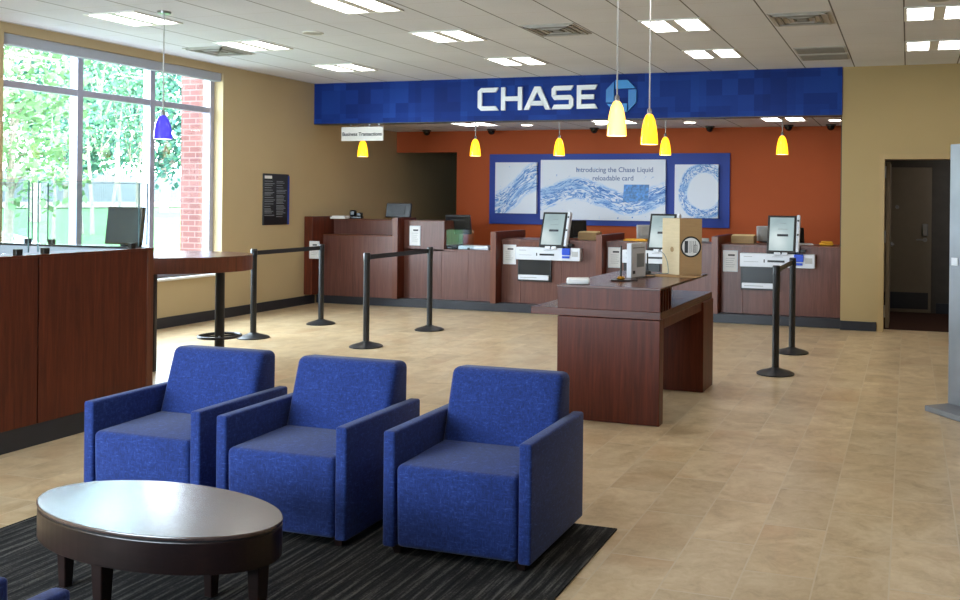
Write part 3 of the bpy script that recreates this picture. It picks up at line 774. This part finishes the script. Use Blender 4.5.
def teller_machine(x, lb, yaw, first=[None]):
    # customer-facing cash machine set into the counter front; origin at bar's lower left
    t = thing('teller_machine', lb, 'teller machine', (x, FY, .44), 0, 'customer machines on the teller counter')
    MB().box(0, .96, -.11, -.0, .31, .485, .006).build('machine_bar', M['white_plastic'], t)
    mb = MB().box(.015, .49, -.03, 0, .02, .31, .004)
    mb.build('cash_recess', M['black_plastic'], t)
    MB().box(0, .50, -.035, -.0, 0, .025, .003).box(0, .02, -.035, 0, 0, .31).box(.485, .505, -.035, 0, 0, .31).build('recess_frame', M['black'], t)
    MB().box(.02, .48, -.07, -.03, .025, .095, .006).build('cash_drawer', M['white_plastic'], t)
    MB().box(.05, .30, -.0712, -.07, .055, .062).build('printed_strip', M['grey_print'], t)
    MB().box(.36, .58, -.114, -.11, .375, .402, .002).build('card_slot', M['black_plastic'], t)
    MB().box(.31, .325, -.113, -.11, .37, .41).build('indicator', M['dark_print'], t)
    MB().box(.05, .24, -.1115, -.11, .375, .379).box(.05, .16, -.1115, -.11, .44, .446).box(.42, .56, -.1115, -.11, .445, .449).build('printed_legend', M['grey_print'], t)
    p = MB().box(.70, .82, -.135, -.04, .39, .485, .008).box(.70, .81, -.125, -.11, .345, .375, .003).build('signature_pad', M['blue_pad'], t)
    MB().box(.84, .93, -.113, -.11, .37, .44).build('keypad', M['grey_plastic'], t)
    MB().box(.77, .84, -.09, -.04, .51, .545, .006).tube([(.80, -.06, .485), (.80, -.06, .515)], .01).build('card_reader', M['black_plastic'], t)
    MB().box(.0, .40, -.005, -.0, .495, .56, .002).build('recess_board', M['wood_edge'], t)  # thin flat board standing in for the brown recess above the bar
    # screen, leaning back and turned
    R_ = Matrix.Translation((.545, -.10, .468)) @ Matrix.Rotation(yaw, 4, 'Z') @ Matrix.Rotation(math.radians(-18), 4, 'X')
    sc = MB().box(-.20, .17, -.03, .02, .02, .53, .008).build('monitor', M['black_plastic'], t)
    sc.matrix_local = R_
    MB().box(-.170, .140, -.033, -.03, .055, .50).build('display', M['display'], sc)
    MB().box(-.07, .07, -.0345, -.033, .245, .275).build('display_text', M['dark_print'], sc)
    MB().box(-.06, .06, -.0345, -.033, .34, .345).box(-.04, .04, -.0345, -.033, .42, .424).build('display_text', M['grey_print'], sc)
    md = MB().box(.172, .215, -.03, .05, .04, .54, .01).build('side_module', M['white_plastic'], sc)
    for z in (.46, .27): MB().lathe([(.014, 0), (.014, .004)], 16, Matrix.Translation((.193, -.03, z)) @ RX).build('round_port', M['black_plastic'], md)
    MB().box(-.10, -.02, -.04, .03, -.01, .03, .004).box(.0, .07, -.04, .03, -.01, .03, .004).build('stand_foot', M['white_plastic'], sc)
    return t
teller_machine(-5.27, 'teller machine with leaning grey screen, leftmost of three', math.radians(-3))
teller_machine(-3.70, 'teller machine partly hidden behind the cardboard box', math.radians(-3))
teller_machine(-2.09, 'teller machine with bright screen, rightmost by the tan wall', math.radians(1))

# things standing on the counters
CT = 1.0315
def simple(name, mb, mat, loc, lb, cat, rz=0, group=None, smooth=False):
    o = mb.build(name, M[mat], None, loc, smooth, (0, 0, rz)); return tag(o, lb, cat, group)
def monitor(loc, w_, h, lb, rz=0, mat='black_plastic', tilt=12, base_h=.08, face=True):
    t = thing('computer_monitor', lb, 'monitor', loc, rz)
    b = MB().box(-w_ / 2, w_ / 2, -.02, .03, base_h, base_h + h, .012).build('monitor_shell', M[mat], t)
    b.rotation_euler = (math.radians(-tilt), 0, 0)
    MB().box(-w_ * .28, w_ * .28, -.028, -.02, base_h + h * .2, base_h + h * .8, .004).build('rear_bulge', M['black'] if mat == 'black_plastic' else M['vent'], t).rotation_euler = (math.radians(-tilt), 0, 0)
    MB().box(-.03, .03, .0, .04, .0, base_h + .1, .004).build('stand', M['black'], t)
    MB().lathe([(.09, 0), (.09, .012), (.03, .02)], 24).build('stand_foot', M['black'], t)
    return t
monitor((-7.37, 12.24, 1.272), .40, .22, 'dark monitor seen from behind above the leftmost counter', math.radians(6), base_h=.03)
monitor((-6.42, 12.45, .857), .38, .30, 'black monitor behind the glass screen on low counter', math.radians(10), tilt=-18, base_h=.22)
def phone():
    t = thing('desk_phone', 'small black desk phone on top of the leftmost counter', 'phone', (-8.15, 12.32, 1.272), math.radians(20))
    MB().box(-.10, .10, -.08, .08, 0, .04, .01).build('base', M['black_plastic'], t)
    MB().box(-.09, .0, -.06, .06, .04, .13, .02).box(.02, .09, -.07, .07, .04, .09, .01).build('handset', M['black_plastic'], t)
phone()
simple('paper_stack', MB().box(-.12, .12, -.08, .08, 0, .03, .002).box(-.10, .11, -.07, .08, .03, .045, .002), 'paper', (-8.27, 12.08, 1.273), 'white papers lying on leftmost counter beside the phone', 'papers', .1)
simple('printer_box', MB().box(-.24, .24, -.12, .12, 0, .055, .01), 'white_plastic', (-6.03, 12.2, .857), 'flat white tray on low counter behind the glass screen', 'tray', .0)
def keyboard():
    t = thing('card_terminal', 'low black keyed terminal on low counter left end', 'terminal', (-6.42, 12.16, .857), .2)
    MB().box(-.12, .12, -.07, .07, 0, .04, .012).build('body', M['black_plastic'], t)
    mb = MB()
    for i in range(5):
        for j in range(3): mb.box(-.10 + i * .035, -.075 + i * .035, -.05 + j * .035, -.03 + j * .035, .04, .046)
    mb.build('keys', M['grey_plastic'], t)
keyboard()
def glass_screen():
    t = thing('glass_screen', 'clear glass screen panel standing on the low counter', 'glass screen', (-6.2, 12.035, .857))
    MB().box(-.24, .20, -.003, .003, .012, .29, .001).build('glass_sheet', M['screen_glass'], t)
    for x in (-.16, .12): MB().box(x - .015, x + .015, -.012, .012, 0, .03, .002).build('clip', M['black'], t)
glass_screen()
def folder_tray(x, y, lb, w_=.28):
    t = thing('folder_tray', lb, 'tray', (x, y, CT))
    MB().box(0, w_, 0, .25, 0, .10, .003).build('box', M['tan'], t)
    for k in range(4): MB().box(.01, w_ - .01, .02 + k * .055, .03 + k * .055, .10, .112 + .004 * (k % 2)).build('folder', M['cream'], t)
folder_tray(-4.50, 12.32, 'tan folder tray on counter right of the leftmost machine screen')
folder_tray(-2.29, 12.32, 'tan folder tray behind the rightmost machine, left side', .31)
simple('yellow_envelopes', MB().box(-.13, .12, -.08, .08, 0, .018, .003).box(-.10, .13, -.07, .09, .018, .032, .003), 'yellow_paper', (-4.22, 12.72, CT), 'yellow envelope stack on counter right of the tan tray', 'envelopes', .2)
simple('yellow_envelopes', MB().box(-.17, .17, -.08, .08, 0, .016, .003).box(-.15, .15, -.07, .07, .016, .03, .003), 'yellow_paper', (-3.62, 12.3, CT), 'flat yellow envelopes on counter behind stand-up card', 'envelopes', .0)
simple('yellow_cloth', MB().box(-.09, .09, -.06, .06, 0, .035, .016, 3).box(-.07, .08, -.05, .05, .03, .055, .014, 3), 'yellow_paper', (-1.02, 12.3, CT), 'folded yellow cloth at far right end of counter', 'cloth', .1, smooth=True)
simple('paper_stack', MB().box(-.09, .09, -.06, .06, 0, .012, .002).box(-.08, .08, -.05, .06, .012, .02, .002), 'paper', (-1.28, 12.3, CT), 'small white papers right of the rightmost machine screen', 'papers', .2)
monitor((-3.56, 12.52, CT), .24, .20, 'pale monitor back between yellow envelopes and machine screen', math.radians(38), 'grey_plastic', 4, .02)
monitor((-1.88, 12.74, CT), .26, .21, 'pale monitor back just left of the bright machine screen', math.radians(35), 'grey_plastic', 4, .02)
monitor((-4.66, 12.75, CT), .30, .26, 'black monitor behind the leftmost machine screen', math.radians(50), 'black_plastic', 4, .0)
monitor((-1.40, 12.55, CT), .20, .22, 'black monitor edge right of the bright machine screen', math.radians(60), 'black_plastic', 4, .0)

# ------------------------------------------------------------------ island table
def island():
    t = thing('island_table', 'mahogany island writing table with raised top shelf', 'table', (-2.052, 6.26, 0), math.radians(-1.2))
    MB().box(-.39, .39, .0, .10, .004, .75, .003).build('end_panel', M['wood'], t)
    MB().box(-.36, .41, 1.24, 1.60, .004, .755, .003).build('end_panel', M['wood'], t)
    MB().box(-.60, .395, -.005, 1.62, .755, .81, .003).build('tabletop', M['wood_x'], t)
    MB().box(.34, .392, .10, 1.24, .685, .755, .003).build('apron', M['wood'], t)
    MB().box(-.39, .39, .0, .02, .81, .962, .002).box(-.39, -.37, .02, .30, .81, .962).box(-.39, .39, .28, .30, .81, .962).build('riser_box', M['wood'], t)
    for k in range(3): MB().box(.34, .39, .072 + k * .07, .088 + k * .07, .81, .962).build('slot_divider', M['wood'], t)
    MB().box(.33, .34, .02, .28, .81, .962).build('slot_back', M['black_plastic'], t)
    MB().box(-.15, .05, .30, 1.3, .81, .962, .002).build('riser_spine', M['wood'], t)
    MB().box(-.395, .395, -.008, 1.43, .962, .98, .002).build('shelf_top', M['wood_x'], t)
island()
IZ = .981
def island_items():
    # cardboard box, corner towards the camera
    t = thing('cardboard_box', 'tall cardboard box with round label standing on island table', 'box', (-1.81, 7.42, IZ), 0)
    a = Vector((-.18, .13, 0)); b = Vector((.17, .09, 0)); h = .47
    A, B_, Cc, D = Vector((0, 0, 0)), b, a + b, a
    mb = MB(); z = Vector((0, 0, h))
    mb.hexa([A, B_, Cc, D, A + z, B_ + z, Cc + z, D + z], .002, 1); mb.build('carton', M['carton'], t)
    n = Vector((a.y, -a.x, 0)).normalized() * -1
    if n.y > 0: n = -n
    e = .0025
    p = [A, D]
    MB().hexa([A + n * e, D + n * e, D + n * .0005, A + n * .0005, A + n * e + z, D + n * e + z, D + n * .0005 + z, A + n * .0005 + z]).build('pale_face', M['carton_pale'], t)
    MB().lathe([(.022, 0), (.022, .001)], 20, Matrix.Translation(D * .42 + n * .003 + Vector((0, 0, .21))) @ Matrix.Rotation(math.atan2(a.y, a.x) + PI, 4, 'Z') @ RX).build('printed_seal', M['tan'], t)
    ang = math.atan2(b.y, b.x); nb = Vector((b.y, -b.x, 0)).normalized()
    Mx = Matrix.Translation(b * .5 + Vector((0, 0, .235)) + nb * .0015) @ Matrix.Rotation(ang, 4, 'Z') @ RX
    lb = MB().lathe([(.088, 0), (.088, .0015)], 40, Mx).build('round_label', M['black_plastic'], t)
    M2 = Matrix.Translation(b * .5 + Vector((0, 0, .235)) + nb * .0032) @ Matrix.Rotation(ang, 4, 'Z') @ RX
    MB().lathe([(.075, 0), (.075, .001)], 40, M2).build('label_face', M['paper'], lb)
    M3 = Matrix.Translation(b * .5 + Vector((0, 0, .235)) + nb * .0046) @ Matrix.Rotation(ang, 4, 'Z')
    mb = MB()
    mb.box(-.055, -.025, -.0005, 0, -.05, .05, mat=M3)
    for k in range(4): mb.box(-.010 + k * .016, -.006 + k * .016, -.0005, 0, -.05 + .006 * (k % 2), .05, mat=M3)
    mb.box(.026, .03, -.0006, 0, -.045, .015, mat=M3).box(.05, .054, -.0006, 0, -.045, .015, mat=M3).box(.026, .054, -.0006, 0, -.047, -.043, mat=M3).box(.026, .054, -.0006, 0, .013, .017, mat=M3)
    mb.build('label_print', M['dark_print'], lb)
    simple('paper_roll', MB().lathe([(.03, 0), (.03, .10), (.02, .102)], 18, Matrix.Rotation(PI / 2, 4, 'Y')), 'grey_plastic', (-2.69, 12.3, CT + .031), 'grey paper roll lying on counter right of the cardboard box', 'roll')
    # sheet of loose carton under the box
    simple('cardboard_sheet', MB().box(-.22, .22, -.09, .09, 0, .004, .001), 'carton', (-1.83, 7.30, IZ), 'flat cardboard sheet lying in front of the box', 'sheet', -.1)
    # stand-up card
    t = thing('stand_up_card', 'white stand-up card with grey picture on island table', 'card', (-2.09, 7.10, IZ), math.radians(76))
    MB().box(-.115, .115, -.022, .022, 0, .275, .004).build('card_holder', M['white_plastic'], t)
    MB().box(-.03, .085, -.0245, -.022, .08, .19).build('picture', M['grey_print'], t)
    MB().box(-.09, .09, -.0245, -.022, .235, .239).box(-.09, -.055, -.0245, -.022, .03, .055).build('printed_lines', M['dark_print'], t)
    def pen_stand(loc, h, lb, rz):
        t = thing('pen_stand', lb, 'pen', loc, rz)
        MB().box(-.075, .075, -.06, .06, 0, .010, .004).build('base', M['black_plastic'], t)
        MB().lathe([(.03, .010), (.034, .02), (.02, .035)], 20).build('socket', M['brass'] if h > .2 else M['black'], t, smooth=True)
        MB().tube([(0, 0, .03), (.0, 0, h)], [.0085, .006], 10).build('pen', M['black'], t)
    pen_stand((-2.10, 6.72, IZ), .27, 'tall black pen upright in brass socket, left of card', .3)
    pen_stand((-2.07, 7.36, IZ), .18, 'short black pen stand between card and cardboard box', .1)
    pts = [(0, 0, .20)]
    pts = [(-.0 + .055 * math.sin(u * PI * .5) * 1.6, 0, .19 - .185 * u * u) for u in [i / 10 for i in range(11)]]
    simple('security_cord', MB().tube([(p[0], p[1], p[2]) for p in pts] + [(.06, -.03, .004), (.0, -.06, .004)], .003, 6), 'glass_edge', (-1.98, 7.37, IZ + .01), 'thin green cord curving down in front of cardboard box', 'cord')
    # black chain on top
    simple('black_cord', MB().tube([(-.12, -.05, .005), (-.02, -.1, .005), (.08, -.02, .005), (.02, .1, .005), (.08, .26, .005), (.10, .42, .005)], .005, 6), 'black', (-2.06, 6.78, IZ), 'black cord trailing over island top between pen stands', 'cord')
    simple('tissue_pack', MB().box(-.085, .085, -.05, .05, 0, .045, .015, 3), 'paper', (-2.31, 6.34, IZ), 'small white soft pack on front left corner of island top', 'pack', .35, smooth=True)
island_items()

# ------------------------------------------------------------------ belt posts
def post(loc, lb, first=[None]):
    if first[0]: return dup(first[0], loc, lb)
    t = thing('belt_post', lb, 'barrier post', loc, 0, 'black belt barrier posts')
    MB().lathe([(.175, .002), (.175, .012), (.15, .025), (.08, .045), (.04, .06), (.034, .065)], 40).build('base', M['black'], t, smooth=True)
    MB().lathe([(.033, .06), (.033, .93)], 24).build('pole', M['black'], t, smooth=True)
    MB().lathe([(.036, .92), (.036, 1.0), (.03, 1.008)], 24).build('belt_head', M['black_plastic'], t, smooth=True)
    first[0] = t; return t
SP = [((-7.05, 8.66, 0), 'black belt post in front of high table, nearest the window'), ((-7.05, 9.91, 0), 'black belt post in front of the leftmost counter notice'), ((-5.53, 8.57, 0), 'black belt post left end of the middle belt, nearer camera'), ((-5.53, 9.93, 0), 'black belt post at far end of the middle belt'), ((-1.16, 8.55, 0), 'black belt post right of island, nearer camera'), ((-1.16, 9.81, 0), 'black belt post right of island, farther one')]
for l, lb in SP: post(l, lb)
for (a, b), lb in zip(((0, 1), (2, 3), (4, 5)), ('black belt stretched between the two posts by high table', 'black belt stretched between the two middle posts', 'black belt stretched between the two posts right of island')):
    A, B_ = SP[a][0], SP[b][0]
    simple('barrier_belt', MB().box(-.0015, .0015, .036, B_[1] - A[1] - .036, .935, .985), 'black', (A[0], A[1], 0), lb, 'belt', 0, 'belts between the barrier posts')

# ------------------------------------------------------------------ desk enclosure at left
def desk():
    DX = -5.28
    t = thing('desk_partition', 'long mahogany desk partition at left edge with black kick', 'partition', (DX, 5.405, 0))
    for a, b in ((-2.6, -.935), (-.925, -.06)): MB().box(-.05, 0, a, b, .14, 1.20, .002).build('front_panel', M['wood'], t)
    MB().box(-.05, .001, -.055, 0, .14, 1.20, .002).build('corner_post', M['wood_edge'], t)
    MB().box(-.048, -.006, -2.6, 0, .002, .14).box(-1.9, -.048, .0, .04, .002, .14).build('kick_base', M['kick'], t)
    MB().box(-.052, .002, -2.6, .002, 1.20, 1.215, .002).build('top_cap', M['wood'], t)
    MB().box(-.048, -.01, -.936, -.924, .14, 1.2).build('panel_joint', M['black'], t)
    MB().box(-1.9, -.05, -.0, .05, .14, 1.20, .002).build('return_panel', M['blind'], t)
    MB().box(-1.9, -.05, -.002, .052, 1.20, 1.215, .002).build('return_cap', M['kick'], t)
    g = 'glass sheets on the desk partition'
    def sheet(name, lb, loc, L, axis):
        q = thing('glass_sheet', lb, 'glass screen', loc, 0 if axis == 'Y' else PI / 2, g)
        gl = MB().box(-.004, .004, 0, L, .016, .47, .0).build('glass', M['screen_glass'], q)
        MB().box(-.0045, .0045, -.004, 0, .016, .47).box(-.0045, .0045, L, L + .004, .016, .47).box(-.0045, .0045, 0, L, .47, .473).build('polished_edge', M['glass_edge'], gl)
        return q
    q1 = sheet('g', 'nearest glass sheet on left part of the partition', (DX - .026, 2.9, 1.215), 1.52, 'Y')
    q2 = sheet('g', 'glass sheet on partition end in front of monitor', (DX - .026, 4.49, 1.215), .80, 'Y')
    q3 = sheet('g', 'rear glass sheet on return partition, right half', (DX - .09, 5.43, 1.215), .95, 'X')
    q4 = sheet('g', 'rear glass sheet on return partition, left half', (DX - 1.2, 5.43, 1.215), .65, 'X')
    for q, ys in ((q1, (.3, 1.45)), (q2, (.05, .74)), (q3, (.08, .91)), (q4, (.04, .6))):
        for y in ys: MB().box(-.016, .016, y - .022, y + .022, 0.001, .04, .003).build('glass_clip', M['black_plastic'], q)
    # worktop and the monitor inside
    t = thing('work_desk', 'desk worktop inside the partition under the monitor', 'desk', (-6.2, 4.9, 0))
    MB().box(-.8, .80, -1.0, .46, .72, .75, .004).build('worktop', M['wood_x'], t)
    for x in (-.72, .72): MB().box(x - .02, x + .02, -.9, .40, .002, .72).build('side_support', M['wood'], t)
    t = thing('side_desk', 'small desk behind return partition carrying the monitor', 'desk', (-6.36, 5.84, 0))
    MB().box(-.45, .42, -.30, .18, .90, .93, .004).build('worktop', M['wood_x'], t)
    for x in (-.40, .40): MB().box(x - .02, x + .02, -.26, .14, .002, .90).build('side_support', M['wood'], t)
    t = thing('computer_monitor', 'black monitor above partition in front of the window', 'monitor', (-6.06, 5.86, .931), math.radians(-4))
    b = MB().box(-.19, .19, -.02, .02, .27, .575, .008).build('monitor_shell', M['black_plastic'], t)
    b.rotation_euler = (math.radians(-6), 0, 0)
    MB().box(-.178, .178, -.0225, -.02, .285, .56).build('display', M['display_dark'], b)
    MB().box(-.03, .03, .02, .06, .0, .42, .005).build('stand', M['black'], t)
    MB().box(-.10, .10, -.06, .10, .0, .015, .005).build('stand_foot', M['black'], t)
desk()

def high_table():
    c = Vector((-6.87, 7.08)); a, b = .88, .60
    rot = math.atan2(.296, .955)
    t = thing('high_table', 'oval mahogany high table on black pole by the window', 'table', (c.x, c.y, 0), rot)
    el = [(a * math.cos(u), b * math.sin(u)) for u in [2 * PI * k / 64 for k in range(64)]]
    MB().prism(el, .89, 1.03, .004).build('tabletop', M['wood_edge'], t, smooth=True, ang=15)
    ang = [(x * .997, y * .997) for x, y in el]
    MB().prism(ang, 1.03, 1.036).build('top_veneer', M['wood_x'], t)
    px, py = .58, .05
    MB().lathe([(.045, .02), (.042, .88)], 24, c=(px, py)).build('pole', M['black'], t, smooth=True)
    MB().lathe([(.26, .002), (.26, .012), (.05, .03)], 40, c=(px, py)).build('pole_base', M['black'], t, smooth=True)
    MB().lathe([(.09, .878), (.09, .892)], 24, c=(px, py)).build('top_bracket', M['black'], t)
    ring = MB(); R_ = .19
    pts = [(px + R_ * math.cos(u), py + R_ * math.sin(u), .25) for u in [2 * PI * k / 40 for k in range(41)]]
    ring.tube(pts, .014, 8)
    for k in range(4):
        u = k * PI / 2 + .4; ring.tube([(px + .03 * math.cos(u), py + .03 * math.sin(u), .25), (px + R_ * math.cos(u), py + R_ * math.sin(u), .25)], .01, 6)
    ring.build('foot_ring', M['black'], t, smooth=True)
    MB().box(.19, .23, -.50, -.45, .002, .895, .003).build('support_panel', M['wood_dark'], t)
high_table()

# ------------------------------------------------------------------ armchairs
def armchair():
    # origin: centre of the footprint, front faces -Y. width .70, depth .66
    t = thing('armchair', '', 'armchair', (0, 0, 0), 0, 'blue armchairs on the rug')
    z0 = .045
    MB().hexa([(-.293, -.325, z0), (.293, -.325, z0), (.293, .20, z0), (-.293, .20, z0), (-.293, -.335, .415), (.293, -.335, .415), (.293, .20, .43), (-.293, .20, .43)], .028, 4).build('seat', M['fabric'], t, smooth=True)
    for s in (-1, 1):
        MB().box(min(s * .298, s * .358), max(s * .298, s * .358), -.33, .33, z0, .56, .012, 3).build('arm', M['fabric'], t, smooth=True)
    MB().hexa([(-.292, .07, .38), (.292, .07, .38), (.292, .32, .30), (-.292, .32, .30), (-.296, .19, .765), (.296, .19, .765), (.292, .325, .755), (-.292, .325, .755)], .035, 4).build('back_cushion', M['fabric'], t, smooth=True)
    MB().box(-.292, .292, .18, .325, z0, .45, .012, 3).build('rear_frame', M['fabric'], t, smooth=True)
    for x in (-.30, .30):
        for y in (-.28, .28):
            MB().hexa([(x - .016, y - .016, .010), (x + .016, y - .016, .010), (x + .016, y + .016, .010), (x - .016, y + .016, .010), (x - .024, y - .024, z0 + .004), (x + .024, y - .024, z0 + .004), (x + .024, y + .024, z0 + .004), (x - .024, y + .024, z0 + .004)]  ).build('leg', M['wood_dark'], t)
    return t
ch = armchair()
ch['label'] = 'blue armchair, rightmost of the row of three'
ch.location = (-1.868, 3.92, 0)
dup(ch, (-2.765, 3.91, 0), 'blue armchair, middle one of the row of three')
dup(ch, (-3.60, 3.94, 0), 'blue armchair, leftmost of the row beside desk partition')
dup(ch, (-2.68, 1.56, 0), 'blue armchair facing away, its arm at bottom left edge of photo', PI)
dup(ch, (-1.80, 1.555, 0), 'blue armchair facing away, arm right of the other at bottom left', PI)
tag(MB().box(-1.39, 1.39, -3.4, 0, .0005, .010, .003).build('area_rug', M['rug'], None, (-2.72, 4.24, 0)), 'charcoal streaked rug under the blue armchairs', 'rug')

def coffee_table():
    t = thing('coffee_table', 'oval dark coffee table with satin top on rug', 'table', (-2.735, 2.83, .0), math.radians(-4.5))
    a, b = .562, .262
    el = lambda k: [((a + k) * math.cos(u), (b + k) * math.sin(u)) for u in [2 * PI * i / 72 for i in range(72)]]
    MB().prism(el(0), .395, .41, .004).build('tabletop', M['wood_top'], t, smooth=True, ang=15)
    MB().prism(el(-.005), .390, .395).build('shadow_gap', M['black'], t, smooth=True, ang=15)
    MB().prism(el(-.002), .275, .390, .004).build('apron', M['wood_dark'], t, smooth=True, ang=15)
    for x, y in ((-.52, .02), (-.04, -.20), (.515, -.02), (.09, .18)):
        w_ = .028; v = .018
        MB().hexa([(x - v, y - v, .010), (x + v, y - v, .010), (x + v, y + v, .010), (x - v, y + v, .010), (x - w_, y - w_, .28), (x + w_, y - w_, .28), (x + w_, y + w_, .28), (x - w_, y + w_, .28)], .003, 1).build('leg', M['wood_dark'], t)
coffee_table()

# ------------------------------------------------------------------ steel stand at the right edge
def stand():
    d = math.atan2(-.29, .23)
    t = thing('steel_kiosk', 'tall mottled steel display kiosk cut off by right edge', 'kiosk', (.31, 7.57, 0), d)
    MB().box(0, .95, 0, .10, .045, 2.06, .006).build('steel_panel', M['steel'], t)
    MB().box(-.0, 1.0, -.22, .34, .002, .045, .004).build('base_plate', M['steel'], t)
    MB().box(.03, .10, -.006, 0, 1.12, 1.18, .002).build('badge', M['white_plastic'], t)
stand()
simple('strobe_box', MB().box(-.06, .06, -.05, 0, 0, .20, .006), 'white_plastic', (.66, WY, 2.56), 'small white alarm box on tan wall at right edge', 'alarm')
